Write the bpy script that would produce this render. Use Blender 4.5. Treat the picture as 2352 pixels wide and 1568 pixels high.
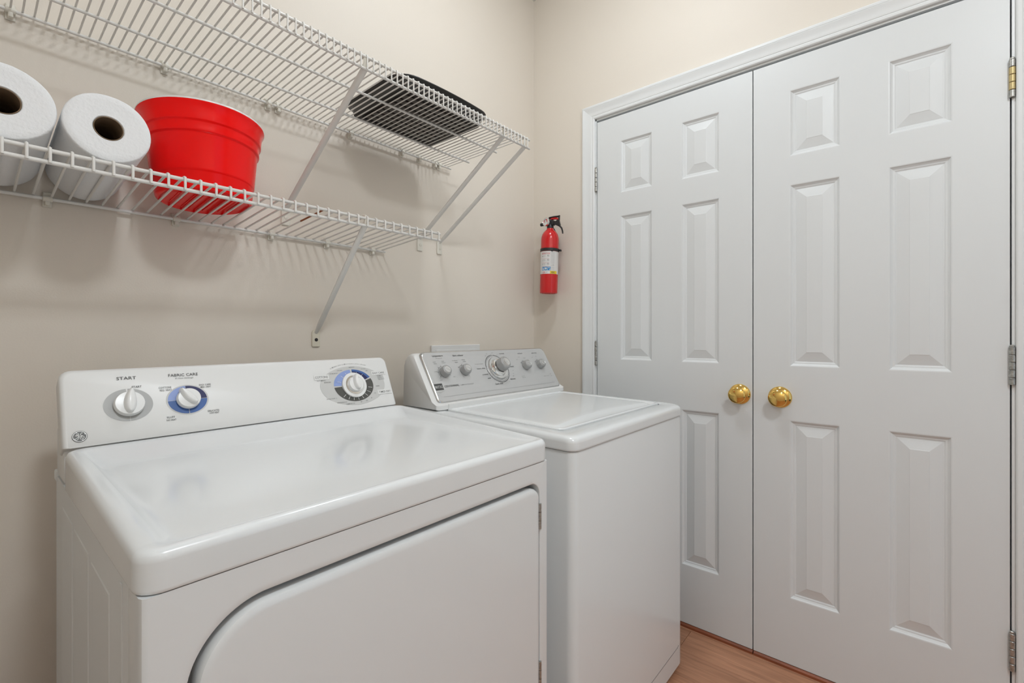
import bpy, bmesh, math, random
from math import sin, cos, pi, radians
from mathutils import Vector, Matrix

# ------------------------------------------------------------------ reset
for o in list(bpy.data.objects):
    bpy.data.objects.remove(o, do_unlink=True)
S = bpy.context.scene
COL = S.collection
random.seed(4)

# ------------------------------------------------------------------ camera
cam_d = bpy.data.cameras.new('camera')
cam_d.sensor_width = 36.0
cam_d.lens = 1071.0 / 2352.0 * 36.0
cam_d.shift_y = -16.0 / 2352.0
cam_d.clip_start = 0.02
cam = bpy.data.objects.new('camera', cam_d)
cam.location = (-1.792, -1.387, 1.120)
cam.rotation_euler = (radians(90), 0, radians(-49.584))
COL.objects.link(cam)
S.camera = cam

# ------------------------------------------------------------------ world, exposure
W = bpy.data.worlds.new('world')
S.world = W
W.use_nodes = True
W.node_tree.nodes['Background'].inputs[0].default_value = (0.80, 0.98, 1.16, 1)
W.node_tree.nodes['Background'].inputs[1].default_value = 0.75
S.view_settings.view_transform = 'Standard'
S.view_settings.look = 'None'
S.view_settings.gamma = 1.0
S.view_settings.use_curve_mapping = False
S.view_settings.exposure = 0.0
# two ceiling lamps light the room: position, glass radius, strength
LAMPS = [((-0.72, -0.72), 0.11, 59.0), ((-1.52, -2.00), 0.16, 82.0)]
CEIL = 2.735

# ------------------------------------------------------------------ materials
def mat(name, col, rough=0.5, metal=0.0, bump=None, coat=0.0, spec=0.5, vary=None, emit=None, trans=0.0, sss=0.0):
    """bump=(scale, strength, stretch xyz)   vary=(scale, amount, stretch xyz)"""
    m = bpy.data.materials.new(name)
    m.use_nodes = True
    nt = m.node_tree
    b = nt.nodes['Principled BSDF']
    b.inputs['Base Color'].default_value = (*col, 1)
    b.inputs['Roughness'].default_value = rough
    b.inputs['Metallic'].default_value = metal
    b.inputs['Specular IOR Level'].default_value = spec
    b.inputs['Coat Weight'].default_value = coat
    b.inputs['Coat Roughness'].default_value = 0.08
    b.inputs['Transmission Weight'].default_value = trans
    if emit:
        b.inputs['Emission Color'].default_value = (*emit[0], 1)
        b.inputs['Emission Strength'].default_value = emit[1]
    tc = None
    def coords(stretch):
        nonlocal tc
        if tc is None:
            tc = nt.nodes.new('ShaderNodeTexCoord')
        mp = nt.nodes.new('ShaderNodeMapping')
        mp.inputs['Scale'].default_value = stretch
        nt.links.new(tc.outputs['Object'], mp.inputs['Vector'])
        return mp.outputs['Vector']
    if bump:
        sc, st, sx = bump
        n = nt.nodes.new('ShaderNodeTexNoise')
        n.inputs['Scale'].default_value = sc
        n.inputs['Detail'].default_value = 3
        nt.links.new(coords(sx), n.inputs['Vector'])
        bp = nt.nodes.new('ShaderNodeBump')
        bp.inputs['Strength'].default_value = st
        bp.inputs['Distance'].default_value = 0.002
        nt.links.new(n.outputs['Fac'], bp.inputs['Height'])
        nt.links.new(bp.outputs['Normal'], b.inputs['Normal'])
    if vary:
        sc, am, sx = vary
        n = nt.nodes.new('ShaderNodeTexNoise')
        n.inputs['Scale'].default_value = sc
        n.inputs['Detail'].default_value = 5
        nt.links.new(coords(sx), n.inputs['Vector'])
        r = nt.nodes.new('ShaderNodeValToRGB')
        lo = tuple(max(0, c * (1 - am)) for c in col)
        hi = tuple(min(1, c * (1 + am)) for c in col)
        r.color_ramp.elements[0].position = 0.3
        r.color_ramp.elements[1].position = 0.7
        r.color_ramp.elements[0].color = (*lo, 1)
        r.color_ramp.elements[1].color = (*hi, 1)
        nt.links.new(n.outputs['Fac'], r.inputs['Fac'])
        nt.links.new(r.outputs['Color'], b.inputs['Base Color'])
    return m

U = (1, 1, 1)
M = {}
M['wall'] = mat('wall_paint', (0.765, 0.70, 0.615), 0.55, bump=(260, 0.10, U))
M['ceiling'] = mat('ceiling_texture', (0.80, 0.79, 0.75), 0.9, bump=(120, 0.9, U))
M['trim'] = mat('trim_paint', (0.785, 0.80, 0.80), 0.32, bump=(90, 0.04, U))
M['door'] = mat('door_paint', (0.740, 0.758, 0.762), 0.38, bump=(160, 0.10, (1, 1, 0.08)))
M['white'] = mat('white_enamel', (0.765, 0.785, 0.79), 0.22, coat=0.35, bump=(14, 0.02, U))
M['white_side'] = mat('painted_steel', (0.765, 0.785, 0.79), 0.35, bump=(30, 0.03, U))
M['white_plastic'] = mat('white_plastic', (0.78, 0.78, 0.765), 0.35)
M['knob_plastic'] = mat('knob_plastic', (0.84, 0.84, 0.825), 0.28)
M['silver'] = mat('silver_paint', (0.60, 0.60, 0.595), 0.36, metal=0.4)
M['silver_edge'] = mat('silver_edge', (0.62, 0.62, 0.61), 0.22, metal=0.85)
M['knob_grey'] = mat('knob_grey', (0.38, 0.38, 0.375), 0.38, metal=0.3)
M['chrome'] = mat('chrome', (0.78, 0.78, 0.77), 0.14, metal=1.0)
M['brushed'] = mat('brushed_cap', (0.74, 0.74, 0.73), 0.30, metal=1.0)
M['brass'] = mat('polished_brass', (0.83, 0.56, 0.17), 0.09, metal=1.0)
M['steel'] = mat('worn_steel', (0.42, 0.42, 0.40), 0.38, metal=0.9, vary=(150, 0.3, U))
M['brass_worn'] = mat('worn_brass', (0.55, 0.44, 0.22), 0.4, metal=0.6)
M['wire'] = mat('vinyl_wire', (0.78, 0.765, 0.73), 0.38)
M['clip'] = mat('clip_plastic', (0.74, 0.71, 0.63), 0.42)
M['plate'] = mat('aged_plate', (0.70, 0.66, 0.54), 0.45)
M['dark'] = mat('dark_gap', (0.02, 0.02, 0.02), 0.7)
M['rust'] = mat('rust', (0.28, 0.09, 0.03), 0.8)
M['paper'] = mat('paper', (0.86, 0.87, 0.88), 0.95, bump=(180, 0.55, U), spec=0.1)
M['card'] = mat('cardboard', (0.20, 0.14, 0.09), 0.85, vary=(40, 0.25, U), spec=0.1)
M['red'] = mat('red_plastic', (0.96, 0.002, 0.002), 0.18, spec=0.25)
M['tub_white'] = mat('tub_white', (0.85, 0.84, 0.82), 0.3)
M['pan'] = mat('nonstick', (0.032, 0.030, 0.028), 0.38, metal=0.2)
M['pan_mid'] = mat('nonstick_worn', (0.115, 0.108, 0.098), 0.42, metal=0.3)
M['ext_red'] = mat('extinguisher_red', (0.62, 0.008, 0.010), 0.22, coat=0.4)
M['black'] = mat('black_plastic', (0.018, 0.018, 0.018), 0.45)
M['paper_label'] = mat('printed_label', (0.74, 0.73, 0.71), 0.45)
M['red_ink'] = mat('red_ink', (0.60, 0.03, 0.04), 0.5)
M['blue_ink'] = mat('blue_ink', (0.03, 0.25, 0.55), 0.5)
M['yellow_ink'] = mat('yellow_ink', (0.85, 0.62, 0.03), 0.5)
M['ink'] = mat('dark_ink', (0.06, 0.06, 0.058), 0.5)
M['ink_grey'] = mat('grey_ink', (0.26, 0.26, 0.255), 0.5)
M['dial_grey'] = mat('dial_grey', (0.42, 0.42, 0.41), 0.4)
M['dial_light'] = mat('dial_light', (0.60, 0.60, 0.585), 0.35)
M['dial_dark'] = mat('dial_dark', (0.085, 0.085, 0.078), 0.4)
M['blue_mid'] = mat('blue_mid', (0.055, 0.13, 0.36), 0.4)
M['blue_pale'] = mat('blue_pale', (0.28, 0.37, 0.68), 0.4)
M['blue_deep'] = mat('blue_deep', (0.018, 0.022, 0.10), 0.4)
M['strip'] = mat('cherry_strip', (0.27, 0.080, 0.034), 0.45, vary=(60, 0.25, (1, .1, 1)))
M['lamp_glass'] = mat('lamp_glass', (0.9, 0.9, 0.88), 0.4)
M['outlet'] = mat('outlet_plastic', (0.78, 0.78, 0.77), 0.4)

def plank_mat(i, k):
    m = mat('laminate_%d' % i, (0.30, 0.135, 0.07), 0.42)
    nt = m.node_tree
    b = nt.nodes['Principled BSDF']
    tc = nt.nodes.new('ShaderNodeTexCoord')
    mp = nt.nodes.new('ShaderNodeMapping')
    mp.inputs['Scale'].default_value = (14, 1.1, 1)
    mp.inputs['Location'].default_value = (i * 3.7, i * 1.3, 0)
    nt.links.new(tc.outputs['Object'], mp.inputs['Vector'])
    n = nt.nodes.new('ShaderNodeTexNoise')
    n.inputs['Scale'].default_value = 5
    n.inputs['Detail'].default_value = 8
    n.inputs['Distortion'].default_value = 0.7
    nt.links.new(mp.outputs['Vector'], n.inputs['Vector'])
    r = nt.nodes.new('ShaderNodeValToRGB')
    e = r.color_ramp.elements
    e[0].position = .25; e[0].color = (.215 * k, .100 * k, .055 * k, 1)
    e[1].position = .75; e[1].color = (.385 * k, .195 * k, .115 * k, 1)
    nt.links.new(n.outputs['Fac'], r.inputs['Fac'])
    nt.links.new(r.outputs['Color'], b.inputs['Base Color'])
    bp = nt.nodes.new('ShaderNodeBump')
    bp.inputs['Strength'].default_value = .15
    bp.inputs['Distance'].default_value = .001
    nt.links.new(n.outputs['Fac'], bp.inputs['Height'])
    nt.links.new(bp.outputs['Normal'], b.inputs['Normal'])
    return m

# ------------------------------------------------------------------ helpers
def obj(name, bm, m, parent=None, smooth=True, angle=35, fix=True):
    if fix:
        bmesh.ops.recalc_face_normals(bm, faces=bm.faces)
    me = bpy.data.meshes.new(name)
    bm.to_mesh(me)
    bm.free()
    ms = m if isinstance(m, (list, tuple)) else [m]
    for x in ms:
        me.materials.append(M[x] if isinstance(x, str) else x)
    if smooth:
        me.shade_smooth()
        try:
            me.set_sharp_from_angle(angle=radians(angle))
        except Exception:
            pass
    o = bpy.data.objects.new(name, me)
    COL.objects.link(o)
    if parent:
        o.parent = parent
    return o

def share(name, me, parent, loc=(0, 0, 0), rot=(0, 0, 0)):
    o = bpy.data.objects.new(name, me)
    COL.objects.link(o)
    o.parent = parent
    o.location = loc
    o.rotation_euler = rot
    return o

def empty(name, loc=(0, 0, 0), label=None, cat=None, group=None, kind=None):
    o = bpy.data.objects.new(name, None)
    o.empty_display_size = 0.05
    o.location = loc
    COL.objects.link(o)
    tag(o, label, cat, group, kind)
    return o

def tag(o, label=None, cat=None, group=None, kind=None):
    if label: o['label'] = label
    if cat: o['category'] = cat
    if group: o['group'] = group
    if kind: o['kind'] = kind
    return o

def box(bm, a, b, bev=0.0, seg=2):
    """axis aligned box from corner a to corner b, optionally bevelled"""
    v = [bm.verts.new((x, y, z)) for x in (a[0], b[0]) for y in (a[1], b[1]) for z in (a[2], b[2])]
    fs = [(0, 1, 3, 2), (4, 6, 7, 5), (0, 4, 5, 1), (2, 3, 7, 6), (0, 2, 6, 4), (1, 5, 7, 3)]
    F = [bm.faces.new([v[i] for i in f]) for f in fs]
    if bev > 0:
        ed = list({e for f in F for e in f.edges})
        bmesh.ops.bevel(bm, geom=ed, offset=bev, segments=seg, affect='EDGES', profile=0.5)
    return v

def rrect(x0, x1, y0, y1, r, n=6):
    """rounded rectangle; r one radius or (x0y0, x1y0, x1y1, x0y1)"""
    if not isinstance(r, (tuple, list)):
        r = (r,) * 4
    out = []
    cs = [(x0, y0, 1, 1, pi), (x1, y0, -1, 1, 1.5 * pi), (x1, y1, -1, -1, 0), (x0, y1, 1, -1, .5 * pi)]
    for (cx, cy, sx, sy, a0), rr in zip(cs, r):
        rr = max(rr, 1e-5)
        for i in range(n + 1):
            a = a0 + .5 * pi * i / n
            out.append((cx + sx * rr + rr * cos(a), cy + sy * rr + rr * sin(a)))
    return out

def loft(bm, rings, cap0=True, cap1=True, closed=True, mi=0):
    R = [[bm.verts.new(p) for p in ring] for ring in rings]
    n = len(R[0])
    fs = []
    for a, b in zip(R[:-1], R[1:]):
        for i in range(n if closed else n - 1):
            j = (i + 1) % n
            try:
                fs.append(bm.faces.new((a[i], a[j], b[j], b[i])))
            except ValueError:
                pass
    if cap0: fs.append(bm.faces.new(list(reversed(R[0]))))
    if cap1: fs.append(bm.faces.new(R[-1]))
    for f in fs: f.material_index = mi
    return R

def lathe(bm, prof, n=32, mapf=None, cap0=True, cap1=True, mi=0):
    """prof: list of (radius, height); mapf maps (x,y,h) to the scene"""
    mapf = mapf or (lambda x, y, z: (x, y, z))
    rings = [[mapf(r * cos(2 * pi * i / n), r * sin(2 * pi * i / n), h) for i in range(n)] for r, h in prof]
    return loft(bm, rings, cap0, cap1, mi=mi)

def tube(bm, pts, r, n=6, flat=1.0, up=None, cap=True, mi=0):
    pts = [Vector(p) for p in pts]
    rings = []
    prev = None
    for i, p in enumerate(pts):
        if i == 0: t = pts[1] - p
        elif i == len(pts) - 1: t = p - pts[-2]
        else: t = (p - pts[i - 1]).normalized() + (pts[i + 1] - p).normalized()
        t.normalize()
        if prev is None:
            u = Vector(up) if up else (Vector((0, 0, 1)) if abs(t.z) < .9 else Vector((1, 0, 0)))
        else:
            u = prev
        u = (u - t * u.dot(t)).normalized()
        prev = u
        w = t.cross(u)
        rr = r[i] if isinstance(r, (list, tuple)) else r
        rings.append([p + u * (rr * cos(2 * pi * k / n) * flat) + w * (rr * sin(2 * pi * k / n)) for k in range(n)])
    return loft(bm, rings, cap, cap, mi=mi)

def prism(bm, poly, axis, a, b, mi=0):
    """polygon extruded along axis 'x','y' or 'z' from a to b"""
    def P(u, v, t):
        return {'x': (t, u, v), 'y': (u, t, v), 'z': (u, v, t)}[axis]
    return loft(bm, [[P(u, v, a) for u, v in poly], [P(u, v, b) for u, v in poly]], mi=mi)

_glyph = {}
def text_geo(s, bold=.003):
    if s not in _glyph:
        c = bpy.data.curves.new('t', 'FONT')
        c.body = s
        c.resolution_u = 2
        c.offset = bold
        o = bpy.data.objects.new('t', c)
        me = o.to_mesh()
        vs = [(v.co.x, v.co.y) for v in me.vertices]
        fs = [tuple(p.vertices) for p in me.polygons]
        o.to_mesh_clear()
        bpy.data.objects.remove(o)
        bpy.data.curves.remove(c)
        _glyph[s] = (vs, fs)
    return _glyph[s]

def text(bm, s, cx, cy, w, h, mapf, rot=0.0, mi=0, shear=0.0):
    """flat lettering fitted to a w x h box centred on (cx, cy)"""
    vs, fs = text_geo(s)
    if not vs: return
    x0 = min(v[0] for v in vs); x1 = max(v[0] for v in vs)
    y0 = min(v[1] for v in vs); y1 = max(v[1] for v in vs)
    out = []
    for x, y in vs:
        a = ((x - x0) / (x1 - x0) - .5) * w
        b = ((y - y0) / max(1e-6, y1 - y0) - .5) * h
        a += b * shear
        out.append(bm.verts.new(mapf(cx + a * cos(rot) - b * sin(rot), cy + a * sin(rot) + b * cos(rot))))
    for f in fs:
        try:
            bm.faces.new([out[i] for i in f]).material_index = mi
        except ValueError:
            pass

def slant(P, d):
    P = Vector(P); d = Vector(d).normalized()
    n = Vector((0, -d.z, d.y))
    return lambda x, s, h=0.0: tuple(P + Vector((x, 0, 0)) + d * s + n * h)

def arc_band(bm, mapf, cx, cy, ro, ri, a0, a1, h, n=24, ky=1.0, mi=0):
    """flat sector of a ring, angles in degrees counter clockwise from +x"""
    A = [radians(a0 + (a1 - a0) * i / n) for i in range(n + 1)]
    o = [bm.verts.new(mapf(cx + ro * cos(a), cy + ro * ky * sin(a), h)) for a in A]
    i_ = [bm.verts.new(mapf(cx + ri * cos(a), cy + ri * ky * sin(a), h)) for a in A]
    for k in range(n):
        bm.faces.new((i_[k], o[k], o[k + 1], i_[k + 1])).material_index = mi

def disc(bm, mapf, cx, cy, rx, ry, h, n=40, mi=0):
    f = bm.faces.new([bm.verts.new(mapf(cx + rx * cos(2 * pi * i / n), cy + ry * sin(2 * pi * i / n), h)) for i in range(n)])
    f.material_index = mi

def flatrect(bm, mapf, x0, x1, y0, y1, h, mi=0):
    f = bm.faces.new([bm.verts.new(mapf(x, y, h)) for x, y in ((x0, y0), (x1, y0), (x1, y1), (x0, y1))])
    f.material_index = mi

def struct(name, bm, m, **k):
    return tag(obj(name, bm, m, **k), kind='structure')

# ------------------------------------------------------------------ room shell
XL, YF = -2.08, -2.75          # far left wall and the wall behind the camera
T = 0.10
bm = bmesh.new(); box(bm, (XL - T, 0, -.05), (T, T, CEIL)); struct('wall_back', bm, 'wall', smooth=False)
bm = bmesh.new(); box(bm, (XL - T, YF, -.05), (XL, 0, CEIL)); struct('wall_left', bm, 'wall', smooth=False)
# opening added to the wall behind the camera to let in world light
HX0, HX1, HZ = -1.30, -.42, 2.05
bm = bmesh.new()
box(bm, (XL - T, YF - T, -.05), (HX0, YF, CEIL)); box(bm, (HX1, YF - T, -.05), (T, YF, CEIL)); box(bm, (HX0, YF - T, HZ), (HX1, YF, CEIL))
struct('wall_front', bm, 'wall', smooth=False)
# unseen closet box behind the double doors, added to block world light at gaps
bm = bmesh.new()
box(bm, (.70, -1.75, -.05), (.74, -.20, 2.30)); box(bm, (T, -.24, -.05), (.70, -.20, 2.30)); box(bm, (T, -1.75, -.05), (.70, -1.71, 2.30)); box(bm, (T, -1.75, 2.26), (.70, -.20, 2.30))
struct('wall_closet', bm, 'wall', smooth=False)
OY0, OY1, OZ = -1.6075, -.335, 2.066     # closet opening
bm = bmesh.new()
box(bm, (0, OY1, -.05), (T, 0, CEIL))
box(bm, (0, OY0, OZ), (T, OY1, CEIL))
box(bm, (0, YF, -.05), (T, OY0, CEIL))
struct('wall_right', bm, 'wall', smooth=False)
bm = bmesh.new(); box(bm, (XL - T, YF - T, CEIL), (T, T, CEIL + .08)); struct('ceiling', bm, 'ceiling', smooth=False)

# floor: sub-floor with planks running parallel to the closet doors
bm = bmesh.new(); box(bm, (XL - T, YF - 1.5, -.08), (T + .64, T, -.006))
floor = struct('floor', bm, 'dark', smooth=False)
PW = 0.128
pm = [plank_mat(i, k) for i, k in enumerate((1.5, 1.62, 1.4, 1.55))]
ix = 0
x = 0.115
while x > XL - .02:
    y = .0 - (0.35 + .41 * (ix % 3))
    ys = [0.0]
    while y > YF:
        ys.append(y); y -= 1.22
    ys.append(YF)
    for j, (ya, yb) in enumerate(zip(ys[:-1], ys[1:])):
        bm = bmesh.new()
        box(bm, (x - PW + .0006, yb + .0006, -.006), (x - .0006, ya - .0006, 0), .0008, 1)
        obj('plank', bm, pm[(ix * 2 + j * 3) % 4], floor, smooth=False)
    ix += 1
    x -= PW

# ------------------------------------------------------------------ ceiling lamps
lamp_labels = ['white round ceiling lamp near the closet doors', 'white round ceiling lamp over the middle of the room']
for (lx, ly), lr, lp in LAMPS:
    L = empty('ceiling_lamp', (lx, ly, CEIL), lamp_labels.pop(0), 'ceiling lamp')
    bm = bmesh.new()
    lathe(bm, [(lr + .012, 0), (lr + .012, -.012), (lr + .004, -.016)], 40)
    obj('lamp_base', bm, 'white_plastic', L)
    m = mat('lamp_glow', (.95, .95, .93), .4, emit=((.875, .94, 1.0), lp))
    bm = bmesh.new()
    lathe(bm, [(lr, -.014), (lr * .96, -.03), (lr * .8, -.048), (lr * .5, -.060), (lr * .15, -.065)], 40)
    obj('lamp_glass', bm, m, L)

# ------------------------------------------------------------------ closet doors
def leaf(name, y0, y1, knob_side):
    """y0 is the edge nearer the corner (larger y); face in the plane x = 0"""
    root = empty(name, (0, 0, 0), kind='structure')
    zb, zt = .016, 2.044
    th = .035
    ys = [0, .110, .250, .368, .508, y0 - y1]
    zs = [zb, .236, .833, 1.013, 1.621, 1.716, 1.937, zt]
    bm = bmesh.new()
    def V(a, z, d=0.0):
        return (d, y0 - a, z)
    g = {}
    for i, a in enumerate(ys):
        for j, z in enumerate(zs):
            g[i, j] = bm.verts.new(V(a, z))
    for i in range(5):
        for j in range(7):
            if i in (1, 3) and j in (1, 3, 5):
                continue
            bm.faces.new((g[i, j], g[i + 1, j], g[i + 1, j + 1], g[i, j + 1]))
    # edges and back of the slab
    e0, e1 = ys[0], ys[-1]
    back = [bm.verts.new(V(a, z, th)) for a, z in ((e0, zb), (e1, zb), (e1, zt), (e0, zt))]
    bm.faces.new(back)
    bm.faces.new([g[i, 0] for i in range(6)] + [back[1], back[0]])
    bm.faces.new([g[i, 7] for i in range(5, -1, -1)] + [back[3], back[2]])
    bm.faces.new([g[0, j] for j in range(7, -1, -1)] + [back[0], back[3]])
    bm.faces.new([g[5, j] for j in range(8)] + [back[2], back[1]])
    obj('slab', bm, 'door', root, smooth=False)
    prof = [(0, 0), (.003, .0006), (.006, .0040), (.010, .0070), (.014, .0076), (.0165, .0092), (.019, .0092),
            (.0205, .0086), (.047, .0020), (.0485, .0012), (.050, .0012)]
    for i in (1, 3):
        for j in (1, 3, 5):
            a0, a1, z0, z1 = ys[i], ys[i + 1], zs[j], zs[j + 1]
            bm = bmesh.new()
            rings = [[V(a0 + s, z0 + s, d), V(a1 - s, z0 + s, d), V(a1 - s, z1 - s, d), V(a0 + s, z1 - s, d)] for s, d in prof]
            loft(bm, rings, False, True)
            obj('panel', bm, 'door', root, smooth=False)
    # brass knob
    kz = .908
    ky = (y1 + .041) if knob_side < 0 else (y0 - .082)
    f = lambda a, b, h: (-h, ky + a, kz + b)
    bm = bmesh.new()
    lathe(bm, [(.0, .0515), (.010, .0505), (.0200, .0475), (.0262, .0440), (.0285, .0415), (.0290, .0400), (.0285, .0385), (.0260, .0365), (.0190, .0320), (.0140, .028), (.0120, .022), (.0115, .010)], 40, f)
    k = obj('door_knob', bm, 'brass', root)
    tag(k, 'round polished brass knob')
    bm = bmesh.new()
    lathe(bm, [(.0358, 0), (.0358, .0025), (.0338, .0055), (.027, .0095), (.018, .0130), (.0130, .0145), (.011, .015)], 40, f)
    obj('rosette', bm, 'brass', k)
    # hinges on the outer edge
    hy = (y0 + .0035) if knob_side < 0 else (y1 - .0035)
    for hz, (rx, rz) in zip((1.793, 1.037, .285), ((0, 0), (0, 0), (.0, .02))):
        bm = bmesh.new()
        box(bm, (-.001, hy - .0018, hz - .05), (.02, hy + .0018, hz + .05))
        h = obj('hinge', bm, 'steel', root, smooth=False)
        tag(h, 'worn steel butt hinge')
        for q in range(5):
            bm = bmesh.new()
            z0 = hz - .05 + q * .02
            lathe(bm, [(.0056, z0 + .0005), (.0064, z0 + .0015), (.0064, z0 + .0185), (.0056, z0 + .0195)], 14, lambda a, b, c: (a - .0055, hy + b, c))
            obj('knuckle', bm, 'brass_worn' if (knob_side > 0 and q in (1, 2, 3) and hz > 1.5) else 'steel', h)
        bm = bmesh.new()
        lathe(bm, [(.003, hz + .049), (.0052, hz + .0505), (.0052, hz + .054), (.003, hz + .056)], 12, lambda a, b, c: (a - .0055, hy + b, c))
        obj('pin_cap', bm, 'steel', h)
    return root

leaf('door_1', -.3505, -.9685, -1)
leaf('door_2', -.9720, -1.5900, 1)

# jamb behind the casing
bm = bmesh.new()
box(bm, (-.001, OY1 - .012, 0), (T, OY1 + .001, OZ)); box(bm, (-.001, OY0 - .001, 0), (T, OY0 + .014, OZ)); box(bm, (-.001, OY0, OZ - .014), (T, OY1, OZ + .001))
box(bm, (.038, OY1 - .028, 0), (.06, OY1 - .010, OZ)); box(bm, (.038, OY0 + .010, 0), (.06, OY0 + .028, OZ)); box(bm, (.038, OY0, OZ - .034), (.06, OY1, OZ - .012))
struct('trim_2', bm, 'trim', smooth=False)

# casing with mitred corners: profile (distance from the inner edge, thickness)
CP = [(0, 0), (0, .009), (.003, .0115), (.010, .0120), (.013, .0105), (.0145, .0118), (.022, .0135), (.032, .0140), (.040, .0165), (.046, .0185), (.0475, .0165), (.050, .0180), (.056, .0180), (.060, .0150), (.062, 0)]
iy1, iy0, iz = OY1 - .007, OY0 + .007, OZ - .007
casing = empty('trim_1', kind='structure')
def casing_piece(name, f0, f1):
    bm = bmesh.new()
    loft(bm, [[f0(a, t) for a, t in CP], [f1(a, t) for a, t in CP]])
    obj(name, bm, 'trim', casing, angle=20)
casing_piece('casing_leg', lambda a, t: (-t, iy1 + a, 0), lambda a, t: (-t, iy1 + a, iz + a))
casing_piece('casing_leg', lambda a, t: (-t, iy0 - a, 0), lambda a, t: (-t, iy0 - a, iz + a))
casing_piece('casing_head', lambda a, t: (-t, iy1 + a, iz + a), lambda a, t: (-t, iy0 - a, iz + a))

# cherry strips under the doors
strip = empty('trim_3', kind='structure')
for ya, yb in ((-.345, -.9695), (-.9725, -1.600)):
    bm = bmesh.new()
    prism(bm, [(-.004, 0), (-.004, .008), (.002, .0135), (.06, .0135), (.06, 0)], 'y', ya, yb)
    obj('threshold_strip', bm, 'strip', strip, smooth=False)
# prism along y uses (x, z) polygons

# baseboards
def baseboard(name, a, b, n):
    bm = bmesh.new()
    P = [(0, 0), (.014, 0), (.014, .070), (.009, .082), (.006, .09), (0, .09)]
    a = Vector(a); b = Vector(b); n = Vector(n)
    loft(bm, [[tuple(p + n * u + Vector((0, 0, v))) for u, v in P] for p in (a, b)])
    struct(name, bm, 'trim', smooth=False)
baseboard('baseboard_back', (XL, 0, 0), (0, 0, 0), (0, -1, 0))
baseboard('baseboard_right', (0, 0, 0), (0, iy1 + .062, 0), (-1, 0, 0))
baseboard('baseboard_left', (XL, 0, 0), (XL, YF, 0), (1, 0, 0))
baseboard('baseboard_front', (XL, YF, 0), (HX0, YF, 0), (0, 1, 0))
baseboard('baseboard_right_end', (0, iy0 - .062, 0), (0, YF, 0), (-1, 0, 0))

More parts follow.
